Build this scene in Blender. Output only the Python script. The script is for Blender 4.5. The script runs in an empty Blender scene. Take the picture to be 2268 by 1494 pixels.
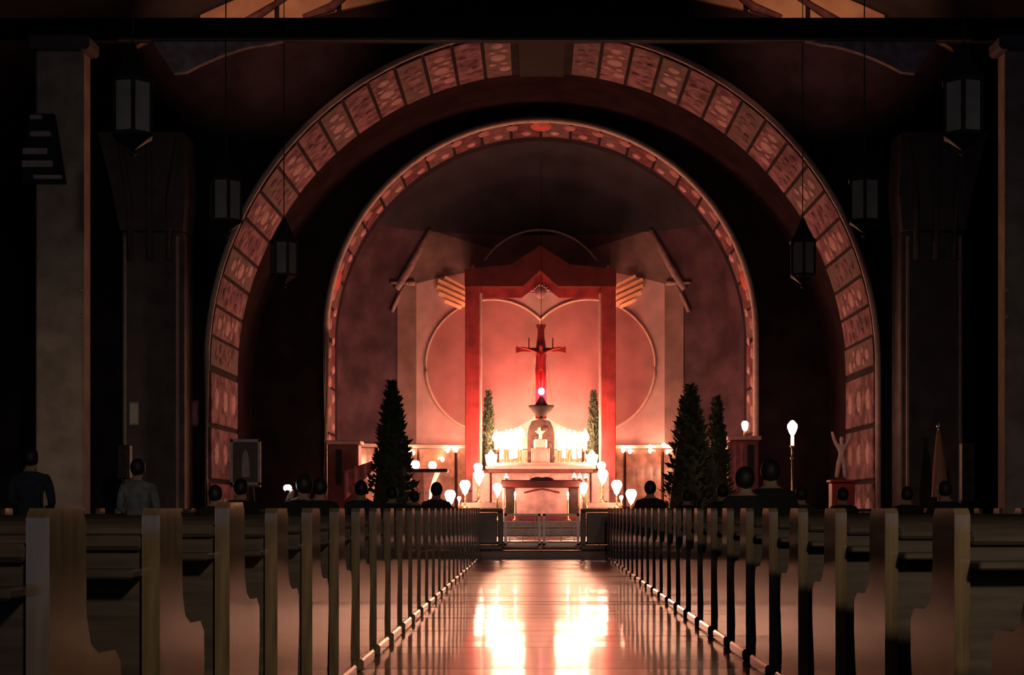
import bpy, bmesh, math, random
from mathutils import Vector, Matrix
random.seed(7)
S = bpy.context.scene
COL = S.collection
PI = math.pi

# ------------------------------------------------------------------ camera
F, VX, VY, CX, CZ = 3350.0, 1186.0, 1125.0, -0.144, 0.95   # focal length and vanishing point in px of a 2268 px wide frame
cd = bpy.data.cameras.new('camera'); cam = bpy.data.objects.new('camera', cd); COL.objects.link(cam)
cam.location = (CX, 0, CZ); cam.rotation_euler = (PI/2, 0, 0)
cd.sensor_width = 36; cd.lens = 36*F/2268
cd.shift_x = -(VX-1134)/2268; cd.shift_y = (VY-747)/2268
cd.clip_start = 0.05; cd.clip_end = 300
S.camera = cam

# ------------------------------------------------------------------ world, lights, exposure
S.view_settings.view_transform = 'Standard'; S.view_settings.look = 'None'
S.view_settings.exposure = 0.0; S.view_settings.gamma = 1.0; S.view_settings.use_curve_mapping = False
w = bpy.data.worlds.new('night'); S.world = w; w.use_nodes = True
w.node_tree.nodes['Background'].inputs[0].default_value = (0.42, 0.48, 0.75, 1)
w.node_tree.nodes['Background'].inputs[1].default_value = 0.2
FLAME = 118.0           # strength of every flame
FLAME_COL = (1.0, 0.45, 0.26)
def area(name, loc, rot, sx, sy, power, col):
    l = bpy.data.lights.new(name, 'AREA'); l.shape = 'RECTANGLE'; l.size = sx; l.size_y = sy; l.energy = power; l.color = col
    o = bpy.data.objects.new(name, l); COL.objects.link(o); o.location = loc; o.rotation_euler = rot; return o
S.cycles.blur_glossy = 0.1
def spot(name, loc, target, power, size, blend, col, rad=0.15):
    l = bpy.data.lights.new(name, 'SPOT'); l.energy = power; l.spot_size = size; l.spot_blend = blend; l.color = col; l.shadow_soft_size = rad
    o = bpy.data.objects.new(name, l); COL.objects.link(o); o.location = loc
    o.rotation_euler = (Vector(target)-Vector(loc)).to_track_quat('-Z', 'Y').to_euler(); return o
# one rear lamp behind the camera; the spots after it are unseen, added fill
spot('rear_lamp', (2.2, -3.0, 4.4), (0.3, 11.0, 0.5), 1350, math.radians(62), 1.0, (1.0, 0.80, 0.56), 0.3)
spot('gate_fill_spot', (0.9, -3.0, 4.6), (0.12, 30.0, 0.75), 2600, math.radians(9), 1.0, (1.0, 0.55, 0.44), 0.2)  # unseen spot added to brighten the gate and rail
spot('pier_fill_spot', (-8.6, 12.5, 2.5), (-7.7, 24.6, 1.0), 260, math.radians(44), 1.0, (1.0, 0.72, 0.52), 0.25)  # no lamp known here; added to lift the foot of the left pier
for sx in (-1, 1):
    spot('ray_fill_spot', (sx*2.2, 42.9, 6.2), (sx*2.45, 43.6, 7.2), 20, 1.0, 0.6, (1.0, 0.46, 0.28), 0.05)  # added accent that makes the gilded rays brighter
    spot('panel_fill_spot', (sx*5.6, 25.4, 9.35), (sx*6.0, 31.6, 11.5), 760, 0.9, 0.9, (1.0, 0.42, 0.26))  # unseen uplight added to put pools of light on the painted panels

# ------------------------------------------------------------------ helpers
def P(px, py, D):
    """world point seen at a photo position when it stands D metres down the nave"""
    return Vector((CX+(px-VX)*D/F, D, CZ+(VY-py)*D/F))

MATS = {}
def mat(name, col, rough=0.7, metal=0.0, var=0.25, scale=6.0, bump=0.0, stretch=(1, 1, 1), spec=0.5, coat=0.0, aniso=0.0, col2=None):
    if name in MATS: return MATS[name]
    m = bpy.data.materials.new(name); m.use_nodes = True; nt = m.node_tree; N = nt.nodes; b = N['Principled BSDF']
    tc = N.new('ShaderNodeTexCoord'); mp = N.new('ShaderNodeMapping'); mp.inputs['Scale'].default_value = stretch
    nz = N.new('ShaderNodeTexNoise'); nz.inputs['Scale'].default_value = scale; nz.inputs['Detail'].default_value = 5
    nt.links.new(tc.outputs['Object'], mp.inputs['Vector']); nt.links.new(mp.outputs['Vector'], nz.inputs['Vector'])
    rp = N.new('ShaderNodeValToRGB')
    c1 = [c*(1-var) for c in col]; c2 = col2 or [min(1, c*(1+var)) for c in col]
    rp.color_ramp.elements[0].position = 0.35; rp.color_ramp.elements[1].position = 0.65
    rp.color_ramp.elements[0].color = (*c1, 1); rp.color_ramp.elements[1].color = (*c2, 1)
    nt.links.new(nz.outputs['Fac'], rp.inputs['Fac']); nt.links.new(rp.outputs['Color'], b.inputs['Base Color'])
    b.inputs['Roughness'].default_value = rough; b.inputs['Metallic'].default_value = metal
    b.inputs['Specular IOR Level'].default_value = spec; b.inputs['Coat Weight'].default_value = coat
    if aniso:
        b.inputs['Anisotropic'].default_value = aniso
        cv = N.new('ShaderNodeCombineXYZ'); cv.inputs[0].default_value = 1.0; cv.inputs[1].default_value = 1.0; cv.inputs[2].default_value = 0.03
        nt.links.new(cv.outputs[0], b.inputs['Tangent'])
    if bump:
        bp = N.new('ShaderNodeBump'); bp.inputs['Strength'].default_value = bump; bp.inputs['Distance'].default_value = 0.02
        nt.links.new(nz.outputs['Fac'], bp.inputs['Height']); nt.links.new(bp.outputs['Normal'], b.inputs['Normal'])
    MATS[name] = m; return m
def emit(name, col, strength, base=(0.8, 0.7, 0.6)):
    if name in MATS: return MATS[name]
    m = bpy.data.materials.new(name); m.use_nodes = True; b = m.node_tree.nodes['Principled BSDF']
    b.inputs['Base Color'].default_value = (*base, 1); b.inputs['Emission Color'].default_value = (*col, 1)
    b.inputs['Emission Strength'].default_value = strength; b.inputs['Roughness'].default_value = 0.4
    MATS[name] = m; return m

class B:
    def __init__(s): s.bm = bmesh.new()
    def box(s, x0, x1, y0, y1, z0, z1, bev=0.0, M=None):
        r = bmesh.ops.create_cube(s.bm, size=1.0); vs = r['verts']
        for v in vs:
            v.co = Vector(((x0+x1)/2+v.co.x*(x1-x0), (y0+y1)/2+v.co.y*(y1-y0), (z0+z1)/2+v.co.z*(z1-z0)))
        if bev:
            es = list({e for v in vs for e in v.link_edges})
            r = bmesh.ops.bevel(s.bm, geom=es, offset=bev, segments=1, affect='EDGES'); vs = r['verts']
            vs = list({v for f in r['faces'] for v in f.verts} | {v for v in vs if v.is_valid})
        if M is not None:
            for v in set(vs): v.co = M @ v.co
        return s
    def prism(s, poly, axis, a, b):
        """extrude a 2D polygon along an axis: 'x' -> poly is (y,z), 'y' -> (x,z), 'z' -> (x,y)"""
        def mk(p, t):
            return {'x': (t, p[0], p[1]), 'y': (p[0], t, p[1]), 'z': (p[0], p[1], t)}[axis]
        A = [s.bm.verts.new(mk(p, a)) for p in poly]; C = [s.bm.verts.new(mk(p, b)) for p in poly]
        n = len(poly)
        s.bm.faces.new(A); s.bm.faces.new(C[::-1])
        for i in range(n): s.bm.faces.new((A[i], C[i], C[(i+1) % n], A[(i+1) % n]))
        return s
    def lathe(s, prof, n=16, at=(0, 0, 0), caps=True):
        rings = []
        for r, z in prof:
            rings.append([s.bm.verts.new((at[0]+r*math.cos(2*PI*i/n), at[1]+r*math.sin(2*PI*i/n), at[2]+z)) for i in range(n)])
        for a, b in zip(rings, rings[1:]):
            for i in range(n): s.bm.faces.new((a[i], a[(i+1) % n], b[(i+1) % n], b[i]))
        if caps:
            s.bm.faces.new(rings[0][::-1]); s.bm.faces.new(rings[-1])
        return s
    def tube(s, pts, r, n=8, closed=False):
        pts = [Vector(p) for p in pts]; rings = []; m = len(pts)
        ref = Vector((0, 0, 1))
        for i, p in enumerate(pts):
            q = pts[(i+1) % m] if (closed or i < m-1) else p; o = pts[i-1] if (closed or i > 0) else p
            t = (q-o).normalized()
            u = t.cross(ref)
            if u.length < 1e-3: u = t.cross(Vector((1, 0, 0)))
            u.normalize(); v = t.cross(u).normalized()
            rr = r[i] if isinstance(r, (list, tuple)) else r
            rings.append([s.bm.verts.new(p+u*rr*math.cos(2*PI*k/n)+v*rr*math.sin(2*PI*k/n)) for k in range(n)])
        for i in range(m if closed else m-1):
            a, b = rings[i], rings[(i+1) % m]
            for k in range(n): s.bm.faces.new((a[k], a[(k+1) % n], b[(k+1) % n], b[k]))
        if not closed:
            s.bm.faces.new(rings[0][::-1]); s.bm.faces.new(rings[-1])
        return s
    def grid(s, f, nu, nv):
        vs = [[s.bm.verts.new(f(i/nu, j/nv)) for j in range(nv+1)] for i in range(nu+1)]
        for i in range(nu):
            for j in range(nv): s.bm.faces.new((vs[i][j], vs[i+1][j], vs[i+1][j+1], vs[i][j+1]))
        return s
    def ell(s, c, rx, ry, rz, nu=12, nv=8):
        prof = [(max(1e-3, math.sin(PI*k/nv)), -math.cos(PI*k/nv)) for k in range(nv+1)]
        rings = [[s.bm.verts.new((c[0]+rx*r*math.cos(2*PI*i/nu), c[1]+ry*r*math.sin(2*PI*i/nu), c[2]+rz*z)) for i in range(nu)] for r, z in prof]
        for a, b in zip(rings, rings[1:]):
            for i in range(nu): s.bm.faces.new((a[i], a[(i+1) % nu], b[(i+1) % nu], b[i]))
        s.bm.faces.new(rings[0][::-1]); s.bm.faces.new(rings[-1])
        return s
    def disc(s, c, axis, r1, r2, th, n=10):
        """flat domed boss: thin along axis, r1 across, r2 along y"""
        c = Vector(c); a = Vector(axis).normalized(); v = Vector((0, 1, 0)); u = a.cross(v)
        rings = []
        for k, h in ((1.0, 0.0), (0.85, 0.6), (0.45, 1.0)):
            rings.append([s.bm.verts.new(c+u*r1*k*math.cos(2*PI*i/n)+v*r2*k*math.sin(2*PI*i/n)+a*th*h) for i in range(n)])
        for p, q in zip(rings, rings[1:]):
            for i in range(n): s.bm.faces.new((p[i], p[(i+1) % n], q[(i+1) % n], q[i]))
        s.bm.faces.new(rings[0][::-1]); s.bm.faces.new(rings[-1])
        return s
    def build(s, name, m, parent=None, smooth=False, loc=None, fix=True):
        if fix: bmesh.ops.recalc_face_normals(s.bm, faces=s.bm.faces)
        me = bpy.data.meshes.new(name); s.bm.to_mesh(me); s.bm.free()
        if smooth: me.polygons.foreach_set('use_smooth', [True]*len(me.polygons))
        if m: me.materials.append(m)
        o = bpy.data.objects.new(name, me); COL.objects.link(o)
        if parent: o.parent = parent
        if loc is not None: o.location = loc
        return o

def tag(o, label=None, cat=None, group=None, kind=None):
    if label: o['label'] = label
    if cat: o['category'] = cat
    if group: o['group'] = group
    if kind: o['kind'] = kind
    return o
def thing(name, loc, label, cat, group=None, rz=0.0, sc=1.0):
    o = bpy.data.objects.new(name, None); COL.objects.link(o); o.location = loc; o.rotation_euler = (0, 0, rz); o.scale = (sc,)*3
    o.empty_display_size = 0.1
    return tag(o, label, cat, group)
KIDS = {}
def copy_tree(o, parent=None):
    c = o.copy(); COL.objects.link(c)
    if parent is not None: c.parent = parent
    for ch in list(o.children): copy_tree(ch, c)
    return c
def struct(o): o['kind'] = 'structure'; return o

# ------------------------------------------------------------------ materials
M_floor = mat('polished_floor_tile', (0.22, 0.12, 0.06), rough=0.29, var=0.2, scale=3, bump=0.16, stretch=(0.2, 3, 1), spec=1.0, coat=0.5)
for _k, _v in (('Coat Roughness', 0.075), ('Specular Tint', (1.0, 0.66, 0.40, 1))): M_floor.node_tree.nodes['Principled BSDF'].inputs[_k].default_value = _v
M_floor2 = mat('dull_floor', (0.10, 0.075, 0.06), rough=0.35, var=0.2, scale=2)
M_step = mat('dark_stone_step', (0.10, 0.07, 0.06), rough=0.5, scale=4)
M_sanct = mat('sanctuary_marble', (0.42, 0.33, 0.29), rough=0.35, scale=3)
M_wood = mat('pew_wood', (0.13, 0.09, 0.05), rough=0.15, var=0.3, scale=5, stretch=(6, 6, 0.6), aniso=0.88, spec=1.0)
M_wood.node_tree.nodes['Principled BSDF'].inputs['IOR'].default_value = 1.65
M_woodb = mat('shaded_pew_back_wood', (0.052, 0.038, 0.029), rough=0.6, spec=0.2, var=0.3, scale=5, stretch=(0.6, 6, 6))  # pew wood darkened; the shade on backs and rails is in its colour
M_woodd = mat('dark_wood', (0.055, 0.035, 0.025), rough=0.5, scale=6, stretch=(1, 6, 6))
M_wall = mat('dark_plaster', (0.075, 0.055, 0.06), rough=0.9, scale=1.2, var=0.3)
M_wallred = mat('dark_red_plaster', (0.024, 0.017, 0.022), spec=0.1, rough=0.9, scale=1.5, var=0.3)
M_aisle = mat('aisle_plaster', (0.05, 0.05, 0.058), rough=0.95, scale=1)
M_pier = mat('pier_stone', (0.42, 0.33, 0.27), rough=0.85, scale=2.5, var=0.2)
M_pil = mat('pilaster_stone', (0.15, 0.125, 0.13), rough=0.9, scale=2.5, var=0.2)
M_ceil = mat('ceiling_plaster', (0.05, 0.042, 0.042), rough=0.95, scale=1)
M_band = mat('painted_band', (0.21, 0.085, 0.11), rough=0.85, spec=0.2, scale=3.5, var=0.45, col2=(0.38, 0.19, 0.225))
M_band2 = mat('painted_band_dark', (0.13, 0.06, 0.065), rough=0.8, scale=4, var=0.4)
M_rosed = mat('dim_rosette_stone', (0.38, 0.19, 0.19), rough=0.8, spec=0.2, scale=8, var=0.2)
M_inner = mat('inner_band_paint', (0.13, 0.05, 0.06), rough=0.85, spec=0.2, scale=4, var=0.5)
M_rose = mat('rosette_stone', (0.46, 0.25, 0.27), rough=0.7, scale=8, var=0.2)
M_edge = mat('pale_moulding', (0.55, 0.42, 0.38), rough=0.7, scale=5, var=0.15)
M_conch = mat('conch_plaster', (0.072, 0.042, 0.056), spec=0.15, rough=0.9, scale=1.4, var=0.35)
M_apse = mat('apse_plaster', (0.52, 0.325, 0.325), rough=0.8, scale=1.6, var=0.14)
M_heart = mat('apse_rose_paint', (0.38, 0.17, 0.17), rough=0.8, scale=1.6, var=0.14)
M_ring = mat('gilded_moulding', (0.66, 0.44, 0.36), rough=0.45, scale=8, var=0.1)
M_gold = mat('gilded_ray', (0.95, 0.50, 0.28), rough=0.6, scale=8, var=0.12)
M_red = mat('red_marble', (0.36, 0.042, 0.042), rough=0.35, scale=3, var=0.3)
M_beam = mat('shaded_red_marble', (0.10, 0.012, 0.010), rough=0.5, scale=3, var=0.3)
M_redd = mat('dark_red_marble', (0.22, 0.02, 0.016), rough=0.4, scale=3, var=0.3)
M_pink = mat('pink_marble', (0.80, 0.48, 0.46), rough=0.4, scale=4, var=0.25)
M_white = mat('white_marble', (0.80, 0.72, 0.66), rough=0.3, scale=5, var=0.08)
M_cloth = mat('white_cloth', (0.86, 0.82, 0.76), rough=0.9, scale=12, var=0.05)
M_pinkc = mat('pink_cloth', (0.55, 0.22, 0.26), rough=0.9, scale=7, var=0.2)
M_throne = mat('throne_stone', (0.032, 0.013, 0.010), rough=0.7, scale=9, var=0.5)
M_bronze = mat('bronze', (0.011, 0.005, 0.004), rough=0.7, spec=0.15, metal=0.0, scale=7, var=0.3)
M_brass = mat('brass', (0.75, 0.5, 0.25), rough=0.3, metal=1.0, scale=7, var=0.1)
M_iron = mat('dark_iron', (0.025, 0.022, 0.024), rough=0.6, metal=0.3, scale=9, var=0.2)
M_gate = mat('white_painted_metal', (0.9, 0.78, 0.74), rough=0.5, scale=9, var=0.1)
M_opal = mat('opal_glass', (0.24, 0.23, 0.25), rough=0.35, scale=3, var=0.15)
M_wax = emit('glowing_wax', (1.0, 0.5, 0.34), 3.0, (0.92, 0.84, 0.74))
M_leaf = mat('conifer_needles', (0.035, 0.055, 0.03), rough=0.8, scale=9, var=0.4)
M_pot = mat('clay_pot', (0.12, 0.06, 0.045), rough=0.8, scale=6)
M_bark = mat('bark', (0.08, 0.05, 0.035), rough=0.9, scale=9)
M_pale = mat('pale_frame', (0.5, 0.44, 0.43), rough=0.6, scale=6, var=0.12)
M_pict = mat('picture_ground', (0.04, 0.022, 0.025), rough=0.5, scale=4, var=0.3)
M_plast = mat('plaster_statue', (0.42, 0.33, 0.35), rough=0.7, scale=6, var=0.15)
M_flag = mat('orange_flag_cloth', (0.80, 0.34, 0.18), rough=0.9, scale=3, var=0.15, col2=(0.75, 0.42, 0.30))
M_paint = mat('mural_orange', (0.55, 0.30, 0.19), rough=0.9, scale=1.2, var=0.3, col2=(0.62, 0.42, 0.24))
M_skin = mat('skin', (0.35, 0.2, 0.14), rough=0.6, scale=9, var=0.1)
M_hair = mat('black_hair', (0.012, 0.010, 0.010), rough=0.6, scale=20, var=0.3)
M_flame = emit('flame', FLAME_COL, FLAME)
M_small = emit('small_flame', FLAME_COL, FLAME)
M_tulip = emit('lit_shade', (1.0, 0.46, 0.29), 60)
M_ruby = emit('ruby_lamp_glass', (1.0, 0.04, 0.10), 380)
M_core = emit('lamp_flame', (1.0, 0.6, 0.6), 40)
M_torch = emit('torch_light', (0.95, 1.0, 1.0), 30)

# ------------------------------------------------------------------ floor
AW = 1.172                     # half width of the aisle
fl = B()
fl.box(-12, -AW-0.02, -10, 28.6, -0.25, 0.0)
fl.box(AW+0.02, 12, -10, 28.6, -0.25, 0.0)
fl.box(-AW-0.02, AW+0.02, -10, 28.6, -0.25, -0.03)
floor = struct(fl.build('floor', M_floor2))
TP = 0.46
tb = B(); tb.box(-AW, AW, -TP/2+0.002, TP/2-0.002, -0.028, 0.0, bev=0.003)
t0 = tb.build('tile', M_floor, floor); t0.location = (0, 5.0, 0)
for r in range(60):
    y = 4.6+r*TP
    if y > 28.3: break
    o = t0 if r == 0 else t0.copy()
    if r: COL.objects.link(o)
    o.location = (0, y, 0)
    o.rotation_euler = (random.gauss(0, 0.0042), random.gauss(0, 0.0008), 0)
# steps up to the sanctuary and to the altar
struct(B().box(-12, 12, 28.6, 29.7, -0.2, 0.15, bev=0.02).build('sanctuary_step', M_step))
struct(B().box(-12, 12, 29.7, 45.6, -0.2, 0.30, bev=0.02).build('sanctuary_floor', M_sanct))
struct(B().box(-3.7, 3.7, 35.4, 45.0, 0.30, 0.48, bev=0.02).build('altar_step', M_sanct))
struct(B().box(-3.4, 3.4, 35.9, 45.0, 0.48, 0.65, bev=0.02).build('altar_step', M_sanct))
struct(B().box(-2.9, 2.9, 38.1, 45.0, 0.65, 0.80, bev=0.02).build('altar_step', M_sanct))
struct(B().box(-2.5, 2.5, 38.7, 45.0, 0.80, 0.95, bev=0.02).build('altar_step', M_sanct))
struct(B().box(-2.1, 2.1, 39.6, 45.0, 0.95, 1.10, bev=0.02).build('altar_step', M_sanct))

# ------------------------------------------------------------------ walls, arches, vaults
RO, ZO, YO0, YO1 = 7.06, 3.95, 31.7, 35.0        # outer arch
RI, ZI, YI0, YI1 = 5.65, 5.48, 39.5, 42.0        # inner arch
def arch_pts(R, zc, zb, n=48):
    return [(-R, zb)]+[(-R*math.cos(PI*k/n), zc+R*math.sin(PI*k/n)) for k in range(n+1)]+[(R, zb)]
def arch_wall(R, zc, y0, y1, W, H, zb=0.25):
    a = arch_pts(R, zc, zb)
    return B().prism([(-W, zb)]+a+[(W, zb), (W, H), (-W, H)], 'y', y0, y1)
wf = struct(arch_wall(RO, ZO, YO0, YO1, 12.0, 14.0).build('wall_front', M_wallred))
wi = struct(arch_wall(RI, ZI, YI0, YI1, 8.4, 13.2).build('wall_chancel', M_wallred))
# chancel barrel between them
def barrel(R, zc, zb, y0, y1):
    a = arch_pts(R, zc, zb); b = arch_pts(R+0.3, zc, zb)
    return B().prism(a+b[::-1], 'y', y0, y1)
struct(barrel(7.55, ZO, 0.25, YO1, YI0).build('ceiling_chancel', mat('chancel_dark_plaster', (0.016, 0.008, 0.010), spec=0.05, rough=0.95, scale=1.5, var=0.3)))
# apse: half-elliptic wall and half dome
AX, AY, AYC = 5.75, 2.7, 41.6
def apse_y(x, z):
    q = 1-(x/AX)**2
    if z > ZI: q -= ((z-ZI)/AX)**2
    return AYC+AY*math.sqrt(max(q, 0.0))
def ap(t, s):
    th = PI*t
    if s < 0.45:
        z = 0.25+(ZI-0.25)*s/0.45; k = 1.0
    else:
        ph = (s-0.45)/0.55*PI/2; z = ZI+AX*math.sin(ph); k = math.cos(ph)
    return (-AX*math.cos(th)*k, AYC+AY*math.sin(th)*k, z)
wa = B().grid(ap, 48, 36)
apse = struct(wa.build('wall_apse', M_conch, smooth=True))
md = apse.modifiers.new('thick', 'SOLIDIFY'); md.thickness = 0.25; md.offset = 1.0
def on_apse(px, py, off=0.03):
    D = 44.5
    for _ in range(6):
        p = P(px, py, D); D = apse_y(p.x, p.z)-off
    return P(px, py, D)
# nave side walls and vault
struct(B().box(-12.0, -11.5, -10, 31.7, -0.2, 9.2).build('wall_left', M_aisle))
struct(B().box(11.5, 12.0, -10, 31.7, -0.2, 9.2).build('wall_right', M_aisle))
struct(B().box(-11.5, 11.5, -9.8, -2.6, 5.0, 5.4).build('rear_shade_slab', M_woodd))  # unseen slab added behind the camera to shade the upper nave
RV, ZV = 16.9, -4.0
pv = [(-RV*math.cos(t), ZV+RV*math.sin(t)) for t in [math.acos(11.6/RV)+k/32*(PI-2*math.acos(11.6/RV)) for k in range(33)]]
pv2 = [(x*1.02, ZV+(z-ZV)*1.02) for x, z in pv]
struct(B().prism(pv+pv2[::-1], 'y', -10, 31.7).build('ceiling', M_ceil))

# painted panels of the outer arch soffit, one object each
NP = 34
def soffit_piece(R, zc, a0, a1, y0, y1, th, n=4):
    b = B()
    pts = [(a0+(a1-a0)*k/n) for k in range(n+1)]
    o = [(-(R)*math.cos(t), zc+R*math.sin(t)) for t in pts]; i = [(-(R-th)*math.cos(t), zc+(R-th)*math.sin(t)) for t in pts]
    return b.prism(o+i[::-1], 'y', y0, y1)
for k in range(NP):
    a0 = PI*(k+0.06)/NP; a1 = PI*(k+0.94)/NP
    mid = (a0+a1)/2
    if abs(mid-PI/2) < PI*0.8/NP: continue
    th = random.uniform(0.05, 0.07)
    pn = soffit_piece(RO, ZO, a0, a1, YO0+0.25, YO1-0.2, th).build('panel', M_band if k % 3 else M_band2, wf)
    # low painted bosses on each panel
    b = B(); R = RO-th+0.005
    ax = Vector((math.cos(mid), 0, -math.sin(mid)))
    for (u, v, s) in ((0, 0, 0.2), (0.02, 0.85, 0.15), (0.0, -0.85, 0.15), (0.018, 0.42, 0.09), (-0.018, -0.42, 0.09), (-0.02, 0.45, 0.1), (0.02, -0.5, 0.1)):
        t = mid+u; c = Vector((-R*math.cos(t), (YO0+YO1)/2+v, ZO+R*math.sin(t)))
        b.disc(c, ax, s, s*1.3, 0.03)
    b.build('motif', M_rose if k % 2 else M_band, pn)
# straight jambs of the outer arch
for sx in (-1, 1):
    for j in range(3):
        z0 = 0.4+j*1.18
        x = sx*RO
        B().box(min(x, x-sx*0.07), max(x, x-sx*0.07), YO0+0.25, YO1-0.2, z0, z0+1.08, bev=0.02).build('panel', M_band, wf)
        b = B()
        for dy in (-0.9, 0, 0.9): b.disc((x-sx*0.065, (YO0+YO1)/2+dy, z0+0.54), (-sx, 0, 0), 0.26, 0.24, 0.03)
        b.build('motif', M_rose, wf)
# pale edge mouldings
def edge(R, zc, y, zb, r):
    return B().tube([(x, y, z) for x, z in arch_pts(R, zc, zb, 64)], r, 6)
edge(RO-0.03, ZO, YO0-0.03, 0.3, 0.06).build('moulding', M_edge, wf, smooth=True)
edge(RI-0.04, ZI, YI0-0.03, 0.3, 0.085).build('moulding', M_edge, wi, smooth=True)
# keystone
soffit_piece(RO, ZO, PI/2-0.072, PI/2+0.072, YO0-0.05, YO1-0.1, 0.10).build('keystone', mat('black_keystone', (0.010, 0.006, 0.006), rough=0.95), wf)
# rosettes on the inner arch soffit
NR = 46
for k in range(-7, NR+8):
    big = k in (4, 23, 42)
    r = 0.30 if big else (0.17 if k % 2 else 0.13)
    yy = YI0+(0.75 if k % 2 or big else 1.45)
    if 0 <= k <= NR:
        t = PI*k/NR; R = RI-0.02
        c = (-R*math.cos(t), yy, ZI+R*math.sin(t)); axv = (math.cos(t), 0, -math.sin(t))
    else:
        sgn = -1 if k < 0 else 1
        d = -k if k < 0 else k-NR
        c = (sgn*(RI-0.02), yy, ZI-d*0.39); axv = (-sgn, 0, 0)
        if c[2] < 2.7: continue
    if big: B().disc(c, axv, r, 0.5, 0.06, 14).build('medallion', mat('medallion_red', (0.48, 0.10, 0.08), scale=6), wi)
    else: B().disc(c, axv, r, r*1.4, 0.045, 10).build('rosette', M_rosed if k % 2 else M_rose, wi)
# painted panels behind the rosettes
for k in range(22):
    a0 = PI*(k+0.05)/22; a1 = PI*(k+0.95)/22
    soffit_piece(RI, ZI, a0, a1, YI0+0.12, YI1-0.6, 0.02, 3).build('panel', M_band2 if k % 2 else M_inner, wi)
for sx in (-1, 1):
    for j in range(4):
        x = sx*RI
        B().box(min(x, x-sx*0.02), max(x, x-sx*0.02), YI0+0.12, YI1-0.6, 0.5+j*1.24, 0.5+j*1.24+1.16).build('panel', M_inner if j % 2 else M_band2, wi)
# pilasters beside the outer arch, with flared capitals
for sx in (-1, 1):
    b = B(); x0, x1 = sorted((sx*7.32, sx*8.6))
    b.box(x0, x1, 30.9, 31.7, 0, 6.6, bev=0.03)
    p = struct(b.build('pilaster', M_pil))
    b = B()
    for xx in (7.42, 8.48): b.box(min(sx*xx, sx*(xx+0.06)), max(sx*xx, sx*(xx+0.06)), 30.83, 30.9, 0.3, 6.5, bev=0.01)
    b.build('fillet', M_edge, p)
    b = B()
    b.prism([(sx*7.32, 6.6), (sx*8.6, 6.6), (sx*8.75, 7.4), (sx*9.05, 8.6), (sx*7.3, 8.6), (sx*7.25, 7.4)], 'y', 30.75, 31.7)
    b.build('capital', M_pil, p)
    b = B()
    for q in (7.6, 8.0, 8.4):
        b.tube([(sx*q, 30.78, 6.0), (sx*q, 30.74, 7.2), (sx*(q+(q-8.0)*0.5), 30.72, 8.5)], 0.07, 6)
    b.build('fluting', M_pil, p, smooth=True)
# nave piers
for sx in (-1, 1):
    for y in (25.0,):
        x0, x1 = sorted((sx*7.5, sx*8.28))
        p = struct(B().box(x0, x1, y-0.39, y+0.02, 0.0, 8.4, bev=0.03).build('pier', M_pier))
        B().box(x0-0.1, x1+0.1, y-0.49, y+0.12, 0.0, 0.5, bev=0.04).build('base', M_pier, p)
        B().box(x0-0.12, x1+0.12, y-0.5, y+0.13, 8.4, 8.64, bev=0.05).build('capital', M_pil, p)
        bk = B()
        for z in (4.5, 4.07, 3.64): bk.ell((sx*7.53, y-0.42, z), 0.035, 0.05, 0.035, 8, 5)
        bk.build('stud', M_pale, p, smooth=True)
# tie beam with corbel brackets
beam = struct(B().box(-11.5, 11.5, 24.85, 25.05, 8.64, 9.01, bev=0.02).build('beam', mat('black_beam_wood', (0.022, 0.013, 0.014), rough=0.8, spec=0.1, scale=6)))
B().box(-7.0, 7.0, 24.81, 24.85, 8.62, 8.66).build('moulding', M_pil, beam)
for sx in (-1, 1):
    pts = [(sx*6.45, 8.64), (sx*6.1, 8.1), (sx*5.9, 8.12)]+[(sx*(5.9-1.35*k/6), 8.12+0.46*(1-(1-k/6)**1.6)) for k in range(1, 7)]+[(sx*4.3, 8.64)]
    B().prism(pts, 'y', 24.88, 25.0).build('bracket', mat('bracket_paint', (0.42, 0.33, 0.35), rough=0.9, spec=0.1), beam)
# painted lunette panels of the front wall above the beam
for sx in (-1, 1):
    xs = [8.6, 7.25, 7.15, 5.6, 5.5, 4.3, 4.2, 2.9]
    for i in range(0, 8, 2):
        a, c = xs[i], xs[i+1]
        top = lambda x: ZV+math.sqrt(RV*RV-x*x)-0.06
        n = 5
        xsamp = [a+(c-a)*q/n for q in range(n+1)]
        bot = lambda x: 10.95+max(0, 6.0-x)*0.22
        pts = [(sx*x, bot(x)+0.02) for x in xsamp]+[(sx*x, top(x)) for x in xsamp[::-1]]
        if top(a)-bot(a) < 0.1: pts = pts[1:]
        B().prism(pts, 'y', 31.62, 31.7).build('painted_panel', M_paint, wf)
    bb = B(); bb.tube([(sx*6.9, 31.58, 10.98), (sx*6.3, 31.56, 11.0), (sx*5.2, 31.58, 11.7)], [0.05, 0.11, 0.05], 6)
    bb.tube([(sx*5.0, 31.58, 11.2), (sx*4.4, 31.56, 11.4), (sx*3.8, 31.58, 11.9)], [0.05, 0.10, 0.05], 6)
    bb.build('painted_frond', M_band2, wf, smooth=True)

# ------------------------------------------------------------------ apse decoration
def arc_px(cx, cy, R, a0, a1, n=40, off=0.04):
    return [on_apse(cx+R*math.cos(math.radians(a0+(a1-a0)*k/n)), cy-R*math.sin(math.radians(a0+(a1-a0)*k/n)), off) for k in range(n+1)]
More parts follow.
